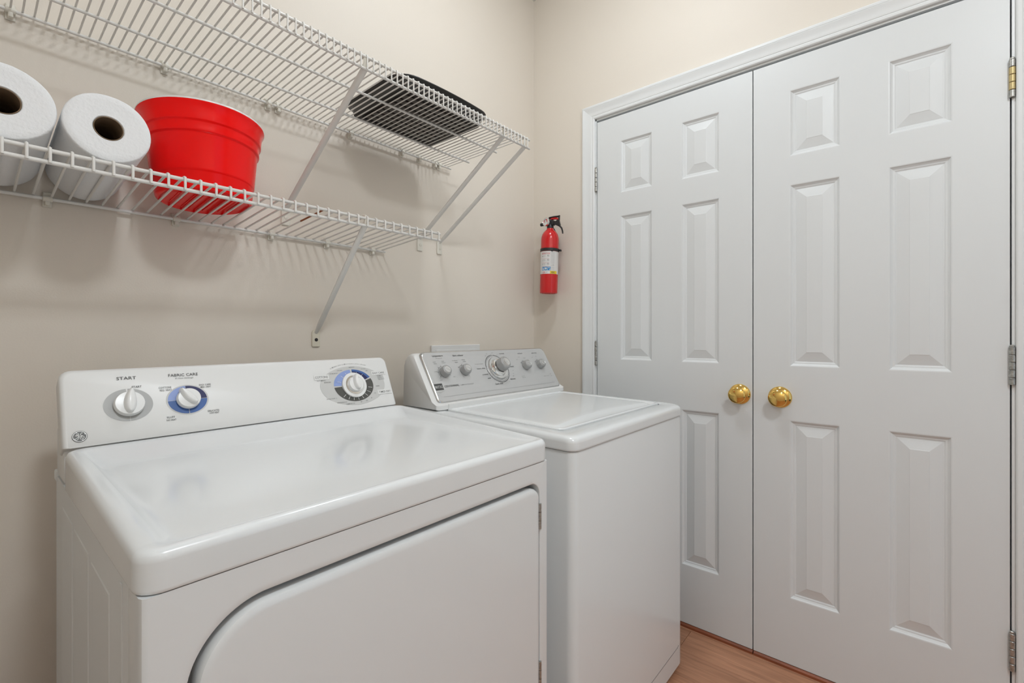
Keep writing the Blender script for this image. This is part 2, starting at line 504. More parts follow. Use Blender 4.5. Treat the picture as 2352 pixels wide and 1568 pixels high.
# ------------------------------------------------------------------ wire shelves
def wire_shelf(name, label, plate_m, screw_m, xr, x_first, pitch, xl, yf, zb, zf, lip, rr, rw, mids, clips, braces):
    root = empty(name, (0, 0, 0), label, 'wire shelf', 'wire shelves on the long wall')
    yb = -.013
    # deck wire: welded on the back rail, over the front rail and down to the lip rail
    zt0, zt1 = zb + rr * .9 + rw * .8, zf
    bm = bmesh.new()
    tube(bm, [(0, yb + .006, zt0), (0, yf + .012, zt1 - .0005), (0, yf - rw * .2, zt1 - .0006), (0, yf - rr - rw * .6, zt1 - rr * .6), (0, yf - rr - rw * .9, zt1 - rr * 2), (0, yf - rr - rw * .9, zt1 - lip - rr * 1.5)], rw, 6)
    w = obj('deck_wire', bm, 'wire', root, angle=85)
    me = w.data
    xs = []
    x = x_first
    while x - pitch > xl: x -= pitch
    while x < xr - .006:
        xs.append(x); x += pitch
    w.location = (xs[0], 0, 0)
    for x in xs[1:]:
        share('deck_wire', me, root, (x, 0, 0))
    def rail(y, z, nm='rail'):
        bm = bmesh.new()
        tube(bm, [(xl - .008, y, z), (xr - .001, y, z), (xr, y, z)], [rr, rr, rr * .6], 10)
        return obj(nm, bm, 'wire', root, angle=85)
    rail(yb, zb, 'back_rail')
    rail(yf, zf - rw * .8 - rr * .9, 'front_rail')
    rail(yf, zf - lip - rr, 'lip_rail')
    for y in mids:
        t = (y - yb) / (yf - yb)
        rail(y, zt0 + (zt1 - zt0) * t - rw - rr * .85, 'middle_rail')
    # wall clips
    bm = bmesh.new()
    c = rr + .0028
    lathe(bm, [(c - .001, -.0075), (c, -.006), (c, .006), (c - .001, .0075)], 14, lambda a, b, h: (h, yb + a, zb + b))
    box(bm, (-.0065, yb, zb - .004), (.0065, -.0005, zb + .013), .0015)
    box(bm, (-.0075, -.005, zb - .016), (.0075, -.0005, zb + .016), .0015)
    box(bm, (-.004, yb - .004, zb - .014), (.004, -.001, zb - .002), .0015)
    cl = obj('wall_clip', bm, 'clip', root)
    cme = cl.data
    bm = bmesh.new()
    lathe(bm, [(.0034, 0), (.0034, .0015), (.0020, .0018)], 12, lambda a, b, h: (a, -.005 - h, zb + .010 + b))
    sc = obj('screw', bm, 'steel', cl)
    sme = sc.data
    cl.location = (clips[0], 0, 0)
    for x in clips[1:]:
        k = share('wall_clip', cme, root, (x, 0, 0))
        share('screw', sme, k)
    # diagonal braces from the lip down to the wall
    for (xt, xb, zmount) in braces:
        bm = bmesh.new()
        yt, zt = yf + .003, zf - lip - rr * .2
        A = Vector((xb, -.010, zmount + .012)); B = Vector((xt, yt, zt))
        d = (B - A).normalized()
        tube(bm, [A - d * .008, A + d * .012, A + d * .03, B - d * .03, B], [.0050, .0070, .0085, .0085, .0085], 14, .68, up=d.cross(Vector((1, 0, 0))))
        br = obj('brace', bm, 'wire', root)
        bm = bmesh.new()        # hook over the front rail
        tube(bm, [B - d * .01, (xt, yt - .002, zt + .012), (xt, yt - .001, zf + .001), (xt, yf + .010, zf + .0025), (xt, yf + .014, zf - .004)], [.006, .0052, .0042, .0042, .0035], 8, .7)
        obj('hook', bm, 'clip', br)
        bm = bmesh.new()        # wall plate
        P = rrect(xb - .0125, xb + .0125, zmount - .036, zmount + .016, (.004, .004, .010, .010), 4)
        loft(bm, [[(x, -.0006, z) for x, z in P], [(x, -.0045, z) for x, z in P], [(xb + (x - xb) * .88, -.006, zmount - .01 + (z - zmount + .01) * .94) for x, z in P]])
        pl = obj('wall_plate', bm, plate_m, br)
        bm = bmesh.new()
        lathe(bm, [(.0052, .006), (.0052, .0072), (.003, .0085)], 12, lambda a, b, h: (xb + a, -h, zmount - .014 + b))
        obj('screw', bm, screw_m, pl)
    return root

up = wire_shelf('wire_shelf', 'upper white wire shelf with three diagonal braces and a dark pan on it', 'clip', 'clip',
                -.549, -1.411, .0169, -2.065, -.407, 1.771, 1.782, .030, .0034, .0019, (-.115, -.256),
                [-1.98, -1.732, -1.476, -1.236, -1.208, -.98, -.779, -.701, -.628, -.607],
                [(-1.176, -1.185, 1.474), (-.680, -.695, 1.466), (-.572, -.600, 1.466)])
lo = wire_shelf('wire_shelf', 'lower white wire shelf holding paper towel rolls and a red tub', 'plate', 'dark',
                -.852, -1.754, .027, -2.065, -.300, 1.404, 1.4305, .021, .0038, .0024, (),
                [-1.92, -1.679, -1.453, -1.227, -1.061, -.900], [(-1.108, -1.094, 1.118)])
# rusty stretch on one deck wire of the lower shelf
bm = bmesh.new()
tube(bm, [(-1.754 + 20 * .027, -.16, 1.4206), (-1.754 + 20 * .027, -.285, 1.4296)], .00245, 6)
tag(obj('rust_patch', bm, 'rust', lo), 'rusty stretch of wire')

# ------------------------------------------------------------------ paper towel rolls
TILT = math.atan((1.4305 - 1.4095) / .287)
def deckz(y):
    return 1.4095 + (-.013 - y) / .287 * .0210 + .0028
def roll(label, xc, yfront, R, seed, length=.272):
    rnd = random.Random(seed)
    yb = yfront + length
    root = empty('paper_towel_roll', (xc, yfront, deckz(yfront)), label, 'paper roll', 'paper towel rolls on the lower shelf')
    root.rotation_euler = (-TILT, 0, 0)
    ph = [rnd.uniform(0, 6.28) for _ in range(4)]
    n = 72
    def rad(a):
        # bottom stays round so the roll sits on the wires
        k = .5 + .5 * sin(a)
        return R * (1 + k * (.012 * sin(2 * a + ph[0]) + .006 * sin(5 * a + ph[1]) + .002 * sin(23 * a + ph[2])))
    def ring(scale, y):
        return [(scale * rad(2 * pi * i / n) * cos(2 * pi * i / n), y, R + scale * rad(2 * pi * i / n) * sin(2 * pi * i / n)) for i in range(n)]
    bm = bmesh.new()
    c = .0215 / R
    rings = [ring(c, .004), ring(c * 1.06, .0015), ring(.5, .0016), ring(.80, .0008), ring(.955, 0), ring(.985, .0015), ring(1, .006),
             ring(1, length * .5), ring(1, length - .006), ring(.985, length - .001), ring(.95, length), ring(.5, length), ring(c, length)]
    rings.append(ring(c, .004))
    loft(bm, rings, False, False)
    obj('paper', bm, 'paper', root, angle=60)
    bm = bmesh.new()
    f = lambda a, b, h: (a, h, R + b)
    lathe(bm, [(.0213, .003), (.0213, length - .003), (.0200, length - .003), (.0200, .003), (.0213, .003)], 36, f, False, False)
    tag(obj('cardboard_core', bm, 'card', root), 'brown cardboard tube')
    bm = bmesh.new()
    tube(bm, [(rad(.62) * cos(.62) * 1.0, .008, R + rad(.62) * sin(.62)), (rad(.62) * cos(.62), length - .01, R + rad(.62) * sin(.62))], .0012, 6)
    obj('loose_edge', bm, 'paper', root)
    return root
roll('white paper towel roll lying between another roll and the red tub', -1.622, -.287, .0622, 3)
roll('white paper towel roll cut off by the left edge of the photo', -1.7525, -.289, .0628, 8)

# ------------------------------------------------------------------ red tub
tub = empty('party_tub', (-1.431, -.149, deckz(-.149) + .0006), 'large red plastic tub with a white inside on the lower shelf', 'tub')
tub.rotation_euler = (-TILT, 0, 0)
bm = bmesh.new()
OUT = [(.066, .0035), (.078, .0030), (.084, .0008), (.088, .0006), (.0925, .0030), (.0945, .0075), (.0980, .0390), (.0988, .0405), (.1002, .0420), (.1008, .0460),
       (.1085, .1180), (.1092, .1200), (.1120, .1215), (.1128, .1235), (.1128, .1290), (.1135, .1400), (.1142, .1420), (.1165, .1435), (.1172, .1455), (.1178, .1530), (.1190, .1620),
       (.1210, .1720), (.1238, .1780), (.1250, .1805), (.1250, .1815)]
lathe(bm, OUT, 64, None, True, False)
lathe(bm, [(.1250, .1815), (.1238, .1820), (.1225, .1818)], 64, None, False, False)
obj('tub_shell', bm, 'red', tub, angle=50)
bm = bmesh.new()
INN = [(.1252, .1813), (.1254, .1828), (.1246, .1850), (.1226, .1856), (.1206, .1842), (.118, .170), (.1155, .150), (.1105, .128), (.106, .11), (.094, .045), (.086, .012), (.070, .008), (.03, .007)]
lathe(bm, INN, 64, None, False, True)
tag(obj('tub_lining', bm, 'tub_white', tub, angle=50), 'white rim and inside of the tub')
for i in range(-4, 5):        # ribs moulded under the base
    bm = bmesh.new()
    x0 = i * .0145
    hl = math.sqrt(.070 ** 2 - x0 ** 2)
    box(bm, (x0 - .0022, -hl, .0012), (x0 + .0022, hl, .0040), .0008, 1)
    obj('base_rib', bm, 'red', tub)

# ------------------------------------------------------------------ dark roasting pan on the upper shelf
pan = empty('roasting_pan', (-.872, -.219, 1.7842), 'dark ribbed baking pan lying on the upper wire shelf', 'pan')
def pring(hx, hy, r, z, bow):
    P = rrect(-hx, hx, -hy, hy, r, 8)
    out = []
    for x, y in P:
        k = max(0, 1 - (x / hx) ** 2); q = max(0, 1 - (y / hy) ** 2)
        out.append((x + math.copysign(bow * .5 * q, x), y + math.copysign(bow * k, y), z))
    return out
def dense(ring, m=4):
    out = []
    for i, p in enumerate(ring):
        q = ring[(i + 1) % len(ring)]
        L = math.dist(p, q)
        k = max(1, int(L / .03))
        for t in range(k):
            f = t / k
            out.append(tuple(a + (b - a) * f for a, b in zip(p, q)))
    return out
def prect(hx, hy, r, z, bow):
    # resample the straight sides so they can bow outwards
    P = rrect(-hx, hx, -hy, hy, r, 6)
    seq = []
    for i, p in enumerate(P):
        q = P[(i + 1) % len(P)]
        k = 10 if (i % 7 == 6) else 1
        for t in range(k):
            f = t / k
            seq.append((p[0] + (q[0] - p[0]) * f, p[1] + (q[1] - p[1]) * f))
    out = []
    for x, y in seq:
        kx = max(0, 1 - (x / hx) ** 2); ky = max(0, 1 - (y / hy) ** 2)
        out.append((x + math.copysign(bow * .6 * ky, x), y + math.copysign(bow * kx, y), z))
    return out
bm = bmesh.new()
loft(bm, [prect(.128, .105, .02, .006, .0), prect(.133, .110, .02, .0055, .0), prect(.136, .113, .02, .0005, .001), prect(.150, .130, .028, .0, .002), prect(.156, .136, .034, .004, .004), prect(.159, .139, .038, .016, .006), prect(.162, .142, .042, .026, .008),
          prect(.170, .149, .048, .0290, .010), prect(.174, .152, .050, .0305, .011), prect(.1735, .1515, .050, .0330, .011), prect(.168, .147, .048, .0332, .010), prect(.160, .140, .042, .0300, .008), prect(.155, .135, .036, .016, .006), prect(.148, .128, .03, .006, .003), prect(.12, .09, .02, .007, .0)])
obj('pan_body', bm, 'pan', pan, angle=40)
for i in range(7):            # ribs pressed into the base
    bm = bmesh.new()
    y0 = -.090 + i * .030
    box(bm, (-.126, y0 - .011, .0012), (.126, y0 + .011, .0068), .0022, 2)
    obj('base_rib', bm, 'pan_mid', pan)

# ------------------------------------------------------------------ DRYER
DX0, DX1, DYF = -1.683, -.994, -.812
dry = empty('clothes_dryer', ((DX0 + DX1) / 2, -.49, 0), 'white front-loading clothes dryer with three white dials, left of the washer', 'dryer')
def dp(o):                      # keep world coordinates below a placed empty
    o.location = o.location - dry.location if o.parent == dry else o.location
    return o
DF = slant((0, -.278, .922), (0, .061, .138))
# cabinet sides, back and front panel
SX0, SX1 = DX0 + .003, DX1 - .003
FY = DYF + .006
bm = bmesh.new()
P = rrect(SX0, SX1, FY + .042, -.165, .004, 3)
loft(bm, [[(x, y, .012) for x, y in P], [(x, y, .857) for x, y in P]])
# carve nothing: pressed side panels are separate parts
dp(obj('cabinet', bm, 'white_side', dry))
# raised pressings on the left side (vertical stiffening fields) and on the right side
for X, sgn in ((SX0, -1), (SX1, 1)):
    for ya, yb, zt in ((-.252, -.372, .818), (-.388, -.520, .816), (-.540, -.664, .812)):
        bm = bmesh.new()
        rings = []
        for ins, d in ((0, -.0005), (.002, .0010), (.006, .0013), (.011, .0007), (.020, .0004)):
            rings.append([(X + sgn * d, y, z) for y, z in ((ya - ins, .10 + ins), (yb + ins, .10 + ins), (yb + ins, zt - ins), (ya - ins, zt - ins))])
        loft(bm, rings, True, True)
        dp(obj('side_pressing', bm, 'white_side', dry, angle=15))
    bm = bmesh.new()
    box(bm, (X - .0015 if sgn < 0 else X - .001, -.735, .02), (X + .001 if sgn < 0 else X + .0015, -.7255, .848), .0006, 1)
    dp(obj('side_seam', bm, 'white_side', dry))
# front panel with the recessed channel round the door
DL, DR, DB, DT = -1.644, -1.0255, .365, .821
bm = bmesh.new()
def fr(ins, rl, rr_, y):
    return [(x, y, z) for x, z in rrect(DL + ins, DR - ins * .45, DB + ins, DT - ins, (max(.004, rl), max(.003, rr_), max(.003, rr_), max(.004, rl)), 22)]
outer = []
inner = fr(0, .085, .030, FY - .004)
# outline of the panel resampled to the channel outline so a loft joins the two
cx, cz = (DL + DR) / 2, (DB + DT) / 2
px0, px1, pz0, pz1 = SX0 + .007, SX1 - .007, .075, .857
for (x, y, z) in inner:
    dx, dz = x - cx, z - cz
    t = min(((px1 - cx) / dx) if dx > 1e-6 else ((px0 - cx) / dx) if dx < -1e-6 else 9e9,
            ((pz1 - cz) / dz) if dz > 1e-6 else ((pz0 - cz) / dz) if dz < -1e-6 else 9e9)
    outer.append((cx + dx * t, FY - .004, cz + dz * t))
# make sure the four corners exist: snap nearest points
for c in ((px0, pz0), (px1, pz0), (px1, pz1), (px0, pz1)):
    i = min(range(len(outer)), key=lambda k: (outer[k][0] - c[0]) ** 2 + (outer[k][2] - c[1]) ** 2)
    outer[i] = (c[0], FY - .004, c[1])
def grow(d, y):
    return [(SX0 + .007 - d if x < SX0 + .0071 else SX1 - .007 + d if x > SX1 - .0071 else x, y, z) for x, _, z in outer]
loft(bm, [grow(.007, FY + .045), grow(.007, FY + .003), grow(.005, FY - .0015), grow(.0025, FY - .0034), outer, fr(-.006, .091, .036, FY - .004), inner, fr(.002, .083, .028, FY - .003), fr(.0035, .082, .027, FY + .006), fr(.0040, .082, .027, FY + .036), fr(.03, .06, .01, FY + .036)], False, False)
dp(obj('front_panel', bm, 'white', dry, angle=28))
bm = bmesh.new()
box(bm, (SX0 + .01, FY + .002, .012), (SX1 - .01, FY + .012, .0745))
dp(obj('toe_panel', bm, 'white_side', dry, smooth=False))
# the door itself
bm = bmesh.new()
def dr(ins, y):
    return [(x, y, z) for x, z in rrect(DL + .0120 + ins, DR - .0035 - ins, DB + .010 + ins, DT - .0120 - ins, (max(.004, .075 - ins), max(.003, .026 - ins), max(.003, .026 - ins), max(.004, .075 - ins)), 22)]
loft(bm, [dr(.004, FY + .030), dr(.0, FY + .012), dr(.0, FY - .001), dr(.002, FY - .0045), dr(.006, FY - .0065), dr(.012, FY - .0068)])
ddoor = dp(obj('dryer_door', bm, 'white', dry, angle=30))
for hz in (.748, .425):
    bm = bmesh.new()
    for q in range(3):
        lathe(bm, [(.0036, hz - .026 + q * .0175), (.0036, hz - .026 + q * .0175 + .0165)], 10, lambda a, b, c: (DR - .0015 + a, FY - .0045 + b, c))
    box(bm, (DR - .003, FY - .003, hz - .026), (DR + .0, FY + .010, hz + .026))
    dp(obj('hinge', bm, 'steel', dry, smooth=False))
bm = bmesh.new()                # door catch seen in the left channel
lathe(bm, [(.0075, 0), (.0075, .004), (.004, .0065)], 14, lambda a, b, c: (DL + .0045 - 0 + a * .4, FY + .006 - c, .777 + b))
dp(obj('door_catch', bm, 'white_plastic', dry))
# porcelain top: skirt, rolled rim, shallow well, coved back
bm = bmesh.new()
ty1 = -.290
def tr(l, r, f, b, rad, z, lift=0.0):
    out = []
    for x, y in rrect(DX0 + l, DX1 - r, DYF + f, ty1 - b, rad, 7):
        out.append((x, y, z + (lift if y > ty1 - b - rad - .001 else 0)))
    return out
loft(bm, [tr(.006, .006, .006, .002, .022, .8600, .0), tr(.001, .001, .001, .0, .024, .8585), tr(0, 0, 0, 0, .025, .8605), tr(0, 0, 0, 0, .025, .8625), tr(0, 0, 0, 0, .025, .8895, .020), tr(0.0001, 0.0001, 0.0001, 0, .025, .8915, .020), tr(.0012, .0012, .0012, 0, .0245, .8960, .020), tr(.0040, .0036, .0038, .001, .022, .8996, .021), tr(.0080, .0070, .0075, .003, .020, .9014, .0205), tr(.0105, .009, .010, .004, .020, .9018, .0205),
          tr(.022, .013, .015, .012, .018, .9010, .017), tr(.030, .018, .020, .030, .022, .8975, .009), tr(.038, .024, .026, .048, .026, .8956, .002), tr(.042, .028, .030, .054, .028, .8951, 0), tr(.05, .036, .040, .066, .030, .8950, 0)])
dtop = dp(obj('top_panel', bm, 'white', dry, angle=50))
# chips in the enamel along the front rim
for cx_, w_ in ((-1.5380, .0013), (-1.5165, .0009), (-1.0790, .0022)):
    bm = bmesh.new()
    lathe(bm, [(.9, 0), (.5, .0004)], 8, lambda a, b, h: (cx_ + a * w_, DYF + .0022 + b * .0009, .8967 + b * .0009 + h))
    o = obj('enamel_chip', bm, 'dark', dry); dp(o)
# console
bm = bmesh.new()
def cr(ins, h, s0=0.0, bot=0.0):
    return [DF(x, s, h) for x, s in rrect(DX0 + ins, DX1 - ins, s0 + bot, .1465 - ins, (.004, .004, .017, .017), 6)]
loft(bm, [cr(.004, -.050), cr(.001, -.046), cr(0, -.010), cr(.0008, -.005), cr(.003, -.0015), cr(.007, 0)])
box(bm, (DX0 + .004, -.262, .858), (DX1 - .004, -.168, .945), .003)
con = dp(obj('control_console', bm, 'white_plastic', dry, angle=40))
bm = bmesh.new()
box(bm, (SX0 - .002, -.185, .846), (SX1 + .002, -.155, .866), .003)
dp(obj('rear_flange', bm, 'white_side', dry))

def H(f, h): return lambda x, y, hh=0.0: f(x, y, h + hh)
# printed dial fields
def flat_part(name, fn, m, parent, fix=False):
    bm = bmesh.new(); fn(bm); bmesh.ops.recalc_face_normals(bm, faces=bm.faces)
    o = obj(name, bm, m, parent, smooth=False, fix=fix)
    return o
def dpart(name, fn, m): return dp(flat_part(name, fn, m, dry))
SXc, SSc = -1.588, .0695
FXc, FSc = -1.492, .0695
TXc, TSc = -1.1125, .0675
def start_plate(bm):
    arc_band(bm, DF, SXc, SSc, .0375, .0, 94, 270, .0004, 40, .86)
    arc_band(bm, DF, SXc, SSc, .0375, .0, 271.5, 450, .0004, 40, .86)
dpart('dial_plate', start_plate, 'dial_grey')
def fab_plate(bm): disc(bm, DF, FXc, FSc, .0375, .0320, .0004)
dpart('dial_plate', fab_plate, 'dial_light')
for a0, a1, mm in ((1, 93, 'blue_deep'), (94, 179, 'blue_pale'), (181, 269, 'blue_mid'), (271, 359, 'blue_mid')):
    dpart('dial_band', lambda bm: arc_band(bm, DF, FXc, FSc, .0345, .018, a0, a1, .0007, 20, .86), mm)
dpart('dial_plate', lambda bm: disc(bm, DF, TXc, TSc, .0945, .0545, .0004, 64), 'dial_light')
for a0, a1, mm in ((93, 178, 'blue_pale'), (26, 88, 'blue_deep'), (183, 381, 'dial_dark')):
    dpart('dial_band', lambda bm: arc_band(bm, DF, TXc, TSc, .0575, .036, a0, a1, .0007, 36, .775), mm)
dpart('dial_band', lambda bm: arc_band(bm, DF, TXc, TSc, .0578, .0505, 26, 88, .0009, 20, .775), 'blue_mid')
def ticks(bm):
    for a in (345, 325, 308, 291, 275, 259, 243, 226):
        for k in (0,):
            ca, sa = cos(radians(a)), sin(radians(a))
            p = [(TXc + ca * r - sa * w, TSc + .775 * (sa * r + ca * w)) for r, w in ((.042, -.0006), (.054, -.0006), (.054, .0006), (.042, .0006))]
            bm.faces.new([bm.verts.new(DF(x, y, .0010)) for x, y in p])
    for a in (112, 132, 160, 72, 50):
        ca, sa = cos(radians(a)), sin(radians(a))
        p = [(TXc + ca * r - sa * w, TSc + .775 * (sa * r + ca * w)) for r, w in ((.038, -.0005), (.049, -.0005), (.049, .0005), (.038, .0005))]
        bm.faces.new([bm.verts.new(DF(x, y, .0012)) for x, y in p])
tag(dpart('dial_ticks', ticks, 'white_plastic'), kind='stuff')
for tx0, tx1, ts0, ts1 in ((-1.2185, -1.1785, .0895, .1025), (-1.0525, -1.0085, .0915, .1030), (-1.0465, -1.0015, .0345, .0475)):
    dpart('label_tab', lambda bm: flatrect(bm, DF, tx0, tx1, ts0, ts1, .0011), 'white_plastic')

def knob(cx, cs, ang, r, parent_label):
    """white rotary dial: round skirt with a raised pointer grip"""
    bm = bmesh.new()
    f = lambda a, b, h: DF(cx + a, cs + b, h)
    lathe(bm, [(r * .96, .0008), (r * .96, .004), (r * 1.03, .0042), (r * 1.03, .0075), (r, .0085), (r * .99, .0125), (r * .95, .0142), (r * .6, .0150), (0.0001, .0153)], 44, f, True, False)
    k = dp(obj('control_knob', bm, 'knob_plastic', dry, angle=40))
    if parent_label: tag(k, parent_label)
    # grip
    bm = bmesh.new()
    def g(sc, wid, h):
        pts = []
        n = 28
        for i in range(n):
            a = 2 * pi * i / n
            x = cos(a); y = sin(a)
            L = (r * 1.22 if x > 0 else r * .86) * sc
            ww = wid * (1.0 - .38 * max(0, x) ** 2)
            u, v = x * L, y * ww
            pts.append(f(u * cos(ang) - v * sin(ang), u * sin(ang) + v * cos(ang), h))
        return pts
    loft(bm, [g(1, r * .50, .009), g(1, r * .44, .015), g(.985, r * .36, .0215), g(.95, r * .27, .0245), g(.86, r * .14, .0258)], True, True)
    gr = obj('grip', bm, 'knob_plastic', k, angle=50)
    bm = bmesh.new()
    u0, u1 = r * .93, r * 1.16
    w = .0007
    bm.faces.new([bm.verts.new(f(u * cos(ang) - v * sin(ang), u * sin(ang) + v * cos(ang), .0248)) for u, v in ((u0, -w), (u1, -w), (u1, w), (u0, w))])
    obj('pointer_mark', bm, 'ink', k, smooth=False)
    return k
knob(SXc, SSc, radians(84), .0232, 'white start dial with raised grip')
knob(FXc, FSc, radians(128), .0205, 'white heat dial with raised grip')
bm = bmesh.new()
f = lambda a, b, h: DF(TXc + a, TSc + b, h)
lathe(bm, [(.0350, .0012), (.0350, .004), (.0340, .0052), (.0265, .0058), (.026, .0050)], 56, f)
ts = dp(obj('timer_skirt', bm, 'knob_plastic', dry, angle=40))
bm = bmesh.new()
lathe(bm, [(.0262, .005), (.0262, .0066), (.0245, .0068)], 48, f)
obj('chrome_ring', bm, 'chrome', ts)
knob(TXc, TSc, radians(95), .0205, 'white timer dial with raised grip')

def dletters():
    D = lambda x, y: DF(x, y, .0012)
    t = lambda s, x, y, w, h, **k: dp(flat_part('lettering', lambda bm: text(bm, s, x, y, w, h, D, **k), 'ink', dry))
    t('START', SXc + .0, .1235, .0300, .0062)
    t('START', -1.5735, .1045, .0155, .0042)
    t('FABRIC CARE', -1.4945, .1240, .0520, .0060)
    t('COTTONS', -1.5285, .0985, .0210, .0040); t('REG  HEAT', -1.5275, .0930, .0200, .0036)
    t('EASY CARE', -1.4580, .0990, .0215, .0036); t('MED  HEAT', -1.4570, .0940, .0190, .0034)
    t('FLUFF', -1.5245, .0355, .0130, .0038); t('NO HEAT', -1.5240, .0300, .0160, .0034)
    t('DELICATES', -1.4490, .0400, .0215, .0036); t('LOW HEAT', -1.4480, .0350, .0180, .0034)
    t('COTTONS', -1.1985, .0960, .0340, .0060)
    t('EASY CARE', -1.0305, .0972, .0370, .0052)
    t('TIMED DRY', -1.0240, .0410, .0370, .0054)
dletters()
def dsmall(bm):
    D = lambda x, y: DF(x, y, .0012)
    t = lambda s, x, y, w, h, **k: text(bm, s, x, y, w, h, D, **k)
    t('4 Heat Settings', -1.4935, .1165, .0320, .0042, shear=.25)
    t('AUTOMATIC', -1.2010, .0868, .0230, .0030)
    for i, s in enumerate(('AUTOMATIC', 'WRINKLE FREE', 'SHAKE SETTING', 'DELICATES')):
        t(s, -1.0280 + i * .0008, .0895 - i * .0038, .0200, .0026)
    t('MORE DRY', -1.1085, .1185, .0165, .0028)
    t('LESS DRY', -1.1450, .1115, .0160, .0027); t('OPTIMUM DRY', -1.1640, .1040, .0230, .0027); t('MORE DRY', -1.1850, .0810, .0185, .0028)
    t('LESS DRY', -1.0750, .1120, .0150, .0027); t('MED', -1.0650, .1060, .0060, .0025)
    t('80 MIN', -1.0420, .0590, .0110, .0028); t('70', -1.0560, .0395, .0045, .0030); t('60', -1.0700, .0275, .0045, .0030)
    t('50', -1.0860, .0215, .0045, .0030); t('40', -1.1030, .0195, .0045, .0030); t('DAMP DRY 30', -1.1350, .0180, .0240, .0028)
    t('DEWRINKLE 20', -1.1575, .0240, .0265, .0028); t('QUICK FLUFF 10', -1.1830, .0365, .0280, .0028)
    s = '6 Clothes Care Cycles \u00b7 Extra Large Capacity'
    n = len(s)
    for i, ch in enumerate(s):
        if ch == ' ': continue
        a = radians(124 - (124 - 62) * i / (n - 1))
        x, y = TXc + .102 * cos(a), TSc + .0615 * sin(a)
        text(bm, ch, x, y, .0018, .0030 if ch.isupper() or ch in 'lhtp6' else .0020, D, rot=math.atan2(-.0615 * cos(a), .102 * sin(a)) * 1.0)
tag(dp(flat_part('small_lettering', dsmall, 'ink_grey', dry)), kind='stuff')
# round monogram badge
BX, BS, BR = -1.6600, .0190, .0102
bm = bmesh.new()
lathe(bm, [(BR, .0002), (BR, .0010), (BR * .97, .0013)], 36, lambda a, b, h: DF(BX + a, BS + b, h))
bad = dp(obj('badge', bm, 'dial_dark', dry)); tag(bad, 'round dark grey monogram badge')
bm = bmesh.new()
arc_band(bm, DF, BX, BS, BR * .93, BR * .84, 0, 360, .00145, 48)
for a in (20, 110, 200, 290):
    p = []
    for k, (da, rr_) in enumerate(((0, .86), (22, .86), (4, .70))):
        q = radians(a + da); p.append((BX + BR * rr_ * cos(q), BS + BR * rr_ * sin(q)))
    bm.faces.new([bm.verts.new(DF(x, y, .00145)) for x, y in p])
strokes = [[(745, 690), (790, 715), (850, 700), (905, 650), (900, 615), (860, 620), (810, 660), (830, 710), (890, 720), (935, 690)],
           [(890, 715), (885, 790), (860, 850), (810, 885), (755, 880), (740, 860), (770, 820), (820, 795), (890, 765), (940, 740)],
           [(1075, 620), (1050, 595), (1010, 610), (985, 660), (990, 700), (1030, 720), (1075, 712)],
           [(1030, 720), (975, 750), (945, 800), (960, 845), (1010, 868), (1080, 852), (1130, 810), (1125, 760), (1080, 735), (1030, 750), (1010, 785), (1030, 810), (1060, 800)]]
for st in strokes:
    pts = [Vector(DF(BX + (x - 940) / 340 * BR, BS - (y - 742) / 235 * BR, .0014)) for x, y in st]
    tube(bm, pts, .00062, 5)
obj('monogram', bm, 'white_plastic', bad, smooth=False)

# ------------------------------------------------------------------ WASHER
WX0, WX1, WYF, WYB = -.890, -.200, -.806, -.150
wsh = empty('washing_machine', ((WX0 + WX1) / 2, -.48, 0), 'white top-loading washing machine with silver control panel beside the closet doors', 'washing machine')
def wp(o):
    o.location = o.location - wsh.location
    return o
WF = slant((0, -.299, .912), (0, .090, .146))
bm = bmesh.new()
P = lambda i, r, f=0: rrect(WX0 + i, WX1 - i, WYF + i + f, WYB - i, (r * .62, r * 1.15, .01, .01), 8)
loft(bm, [[(x, y, .020) for x, y in P(.003, .036)], [(x, y, .842) for x, y in P(.003, .036)], [(x, y, .8475) for x, y in P(.005, .034)], [(x, y, .8485) for x, y in P(.010, .03)]])
wp(obj('cabinet', bm, 'white', wsh, angle=40))
bm = bmesh.new()                # toe seam and foot
prism(bm, [(WX0 + .045, .082), (WX1 - .060, .082), (WX1 - .052, .086), (WX1 - .052, .0875), (WX1 - .062, .0838), (WX0 + .045, .0838)], 'y', WYF + .0022, WYF + .005)
wp(obj('toe_seam', bm, 'ink_grey', wsh, smooth=False))
for x in (WX0 + .05, WX1 - .05):
    for y in (WYF + .06, WYB - .06):
        bm = bmesh.new()
        lathe(bm, [(.018, 0), (.018, .012), (.010, .014), (.010, .022)], 14, lambda a, b, h: (x + a, y + b, h))
        wp(obj('foot', bm, 'black', wsh))
# top deck
bm = bmesh.new()
def wr(i, r, z, fi=None, dz=0.0):
    fi = i if fi is None else fi
    return [(x, y, z + dz * (y - WYF) / (WYB - WYF)) for x, y in rrect(WX0 + i, WX1 - i, WYF + fi, WYB - .004, (r * .62, r * 1.15, .02, .02), 8)]
loft(bm, [wr(.004, .036, .8505), wr(.0006, .040, .8500), wr(-.0005, .040, .8530), wr(-.0004, .040, .8545), wr(0, .040, .8680, dz=.008), wr(.0002, .040, .8700, dz=.008), wr(.0014, .040, .8752, dz=.009), wr(.0040, .040, .8790, dz=.010), wr(.0080, .040, .8815, dz=.010), wr(.0125, .040, .8827, dz=.010), wr(.018, .039, .8832, dz=.010), wr(.046, .028, .8832, .060, .010), wr(.047, .027, .8827, .061, .010), wr(.0475, .027, .8720, .0615, .010)])
wp(obj('top_deck', bm, 'white', wsh, angle=50))
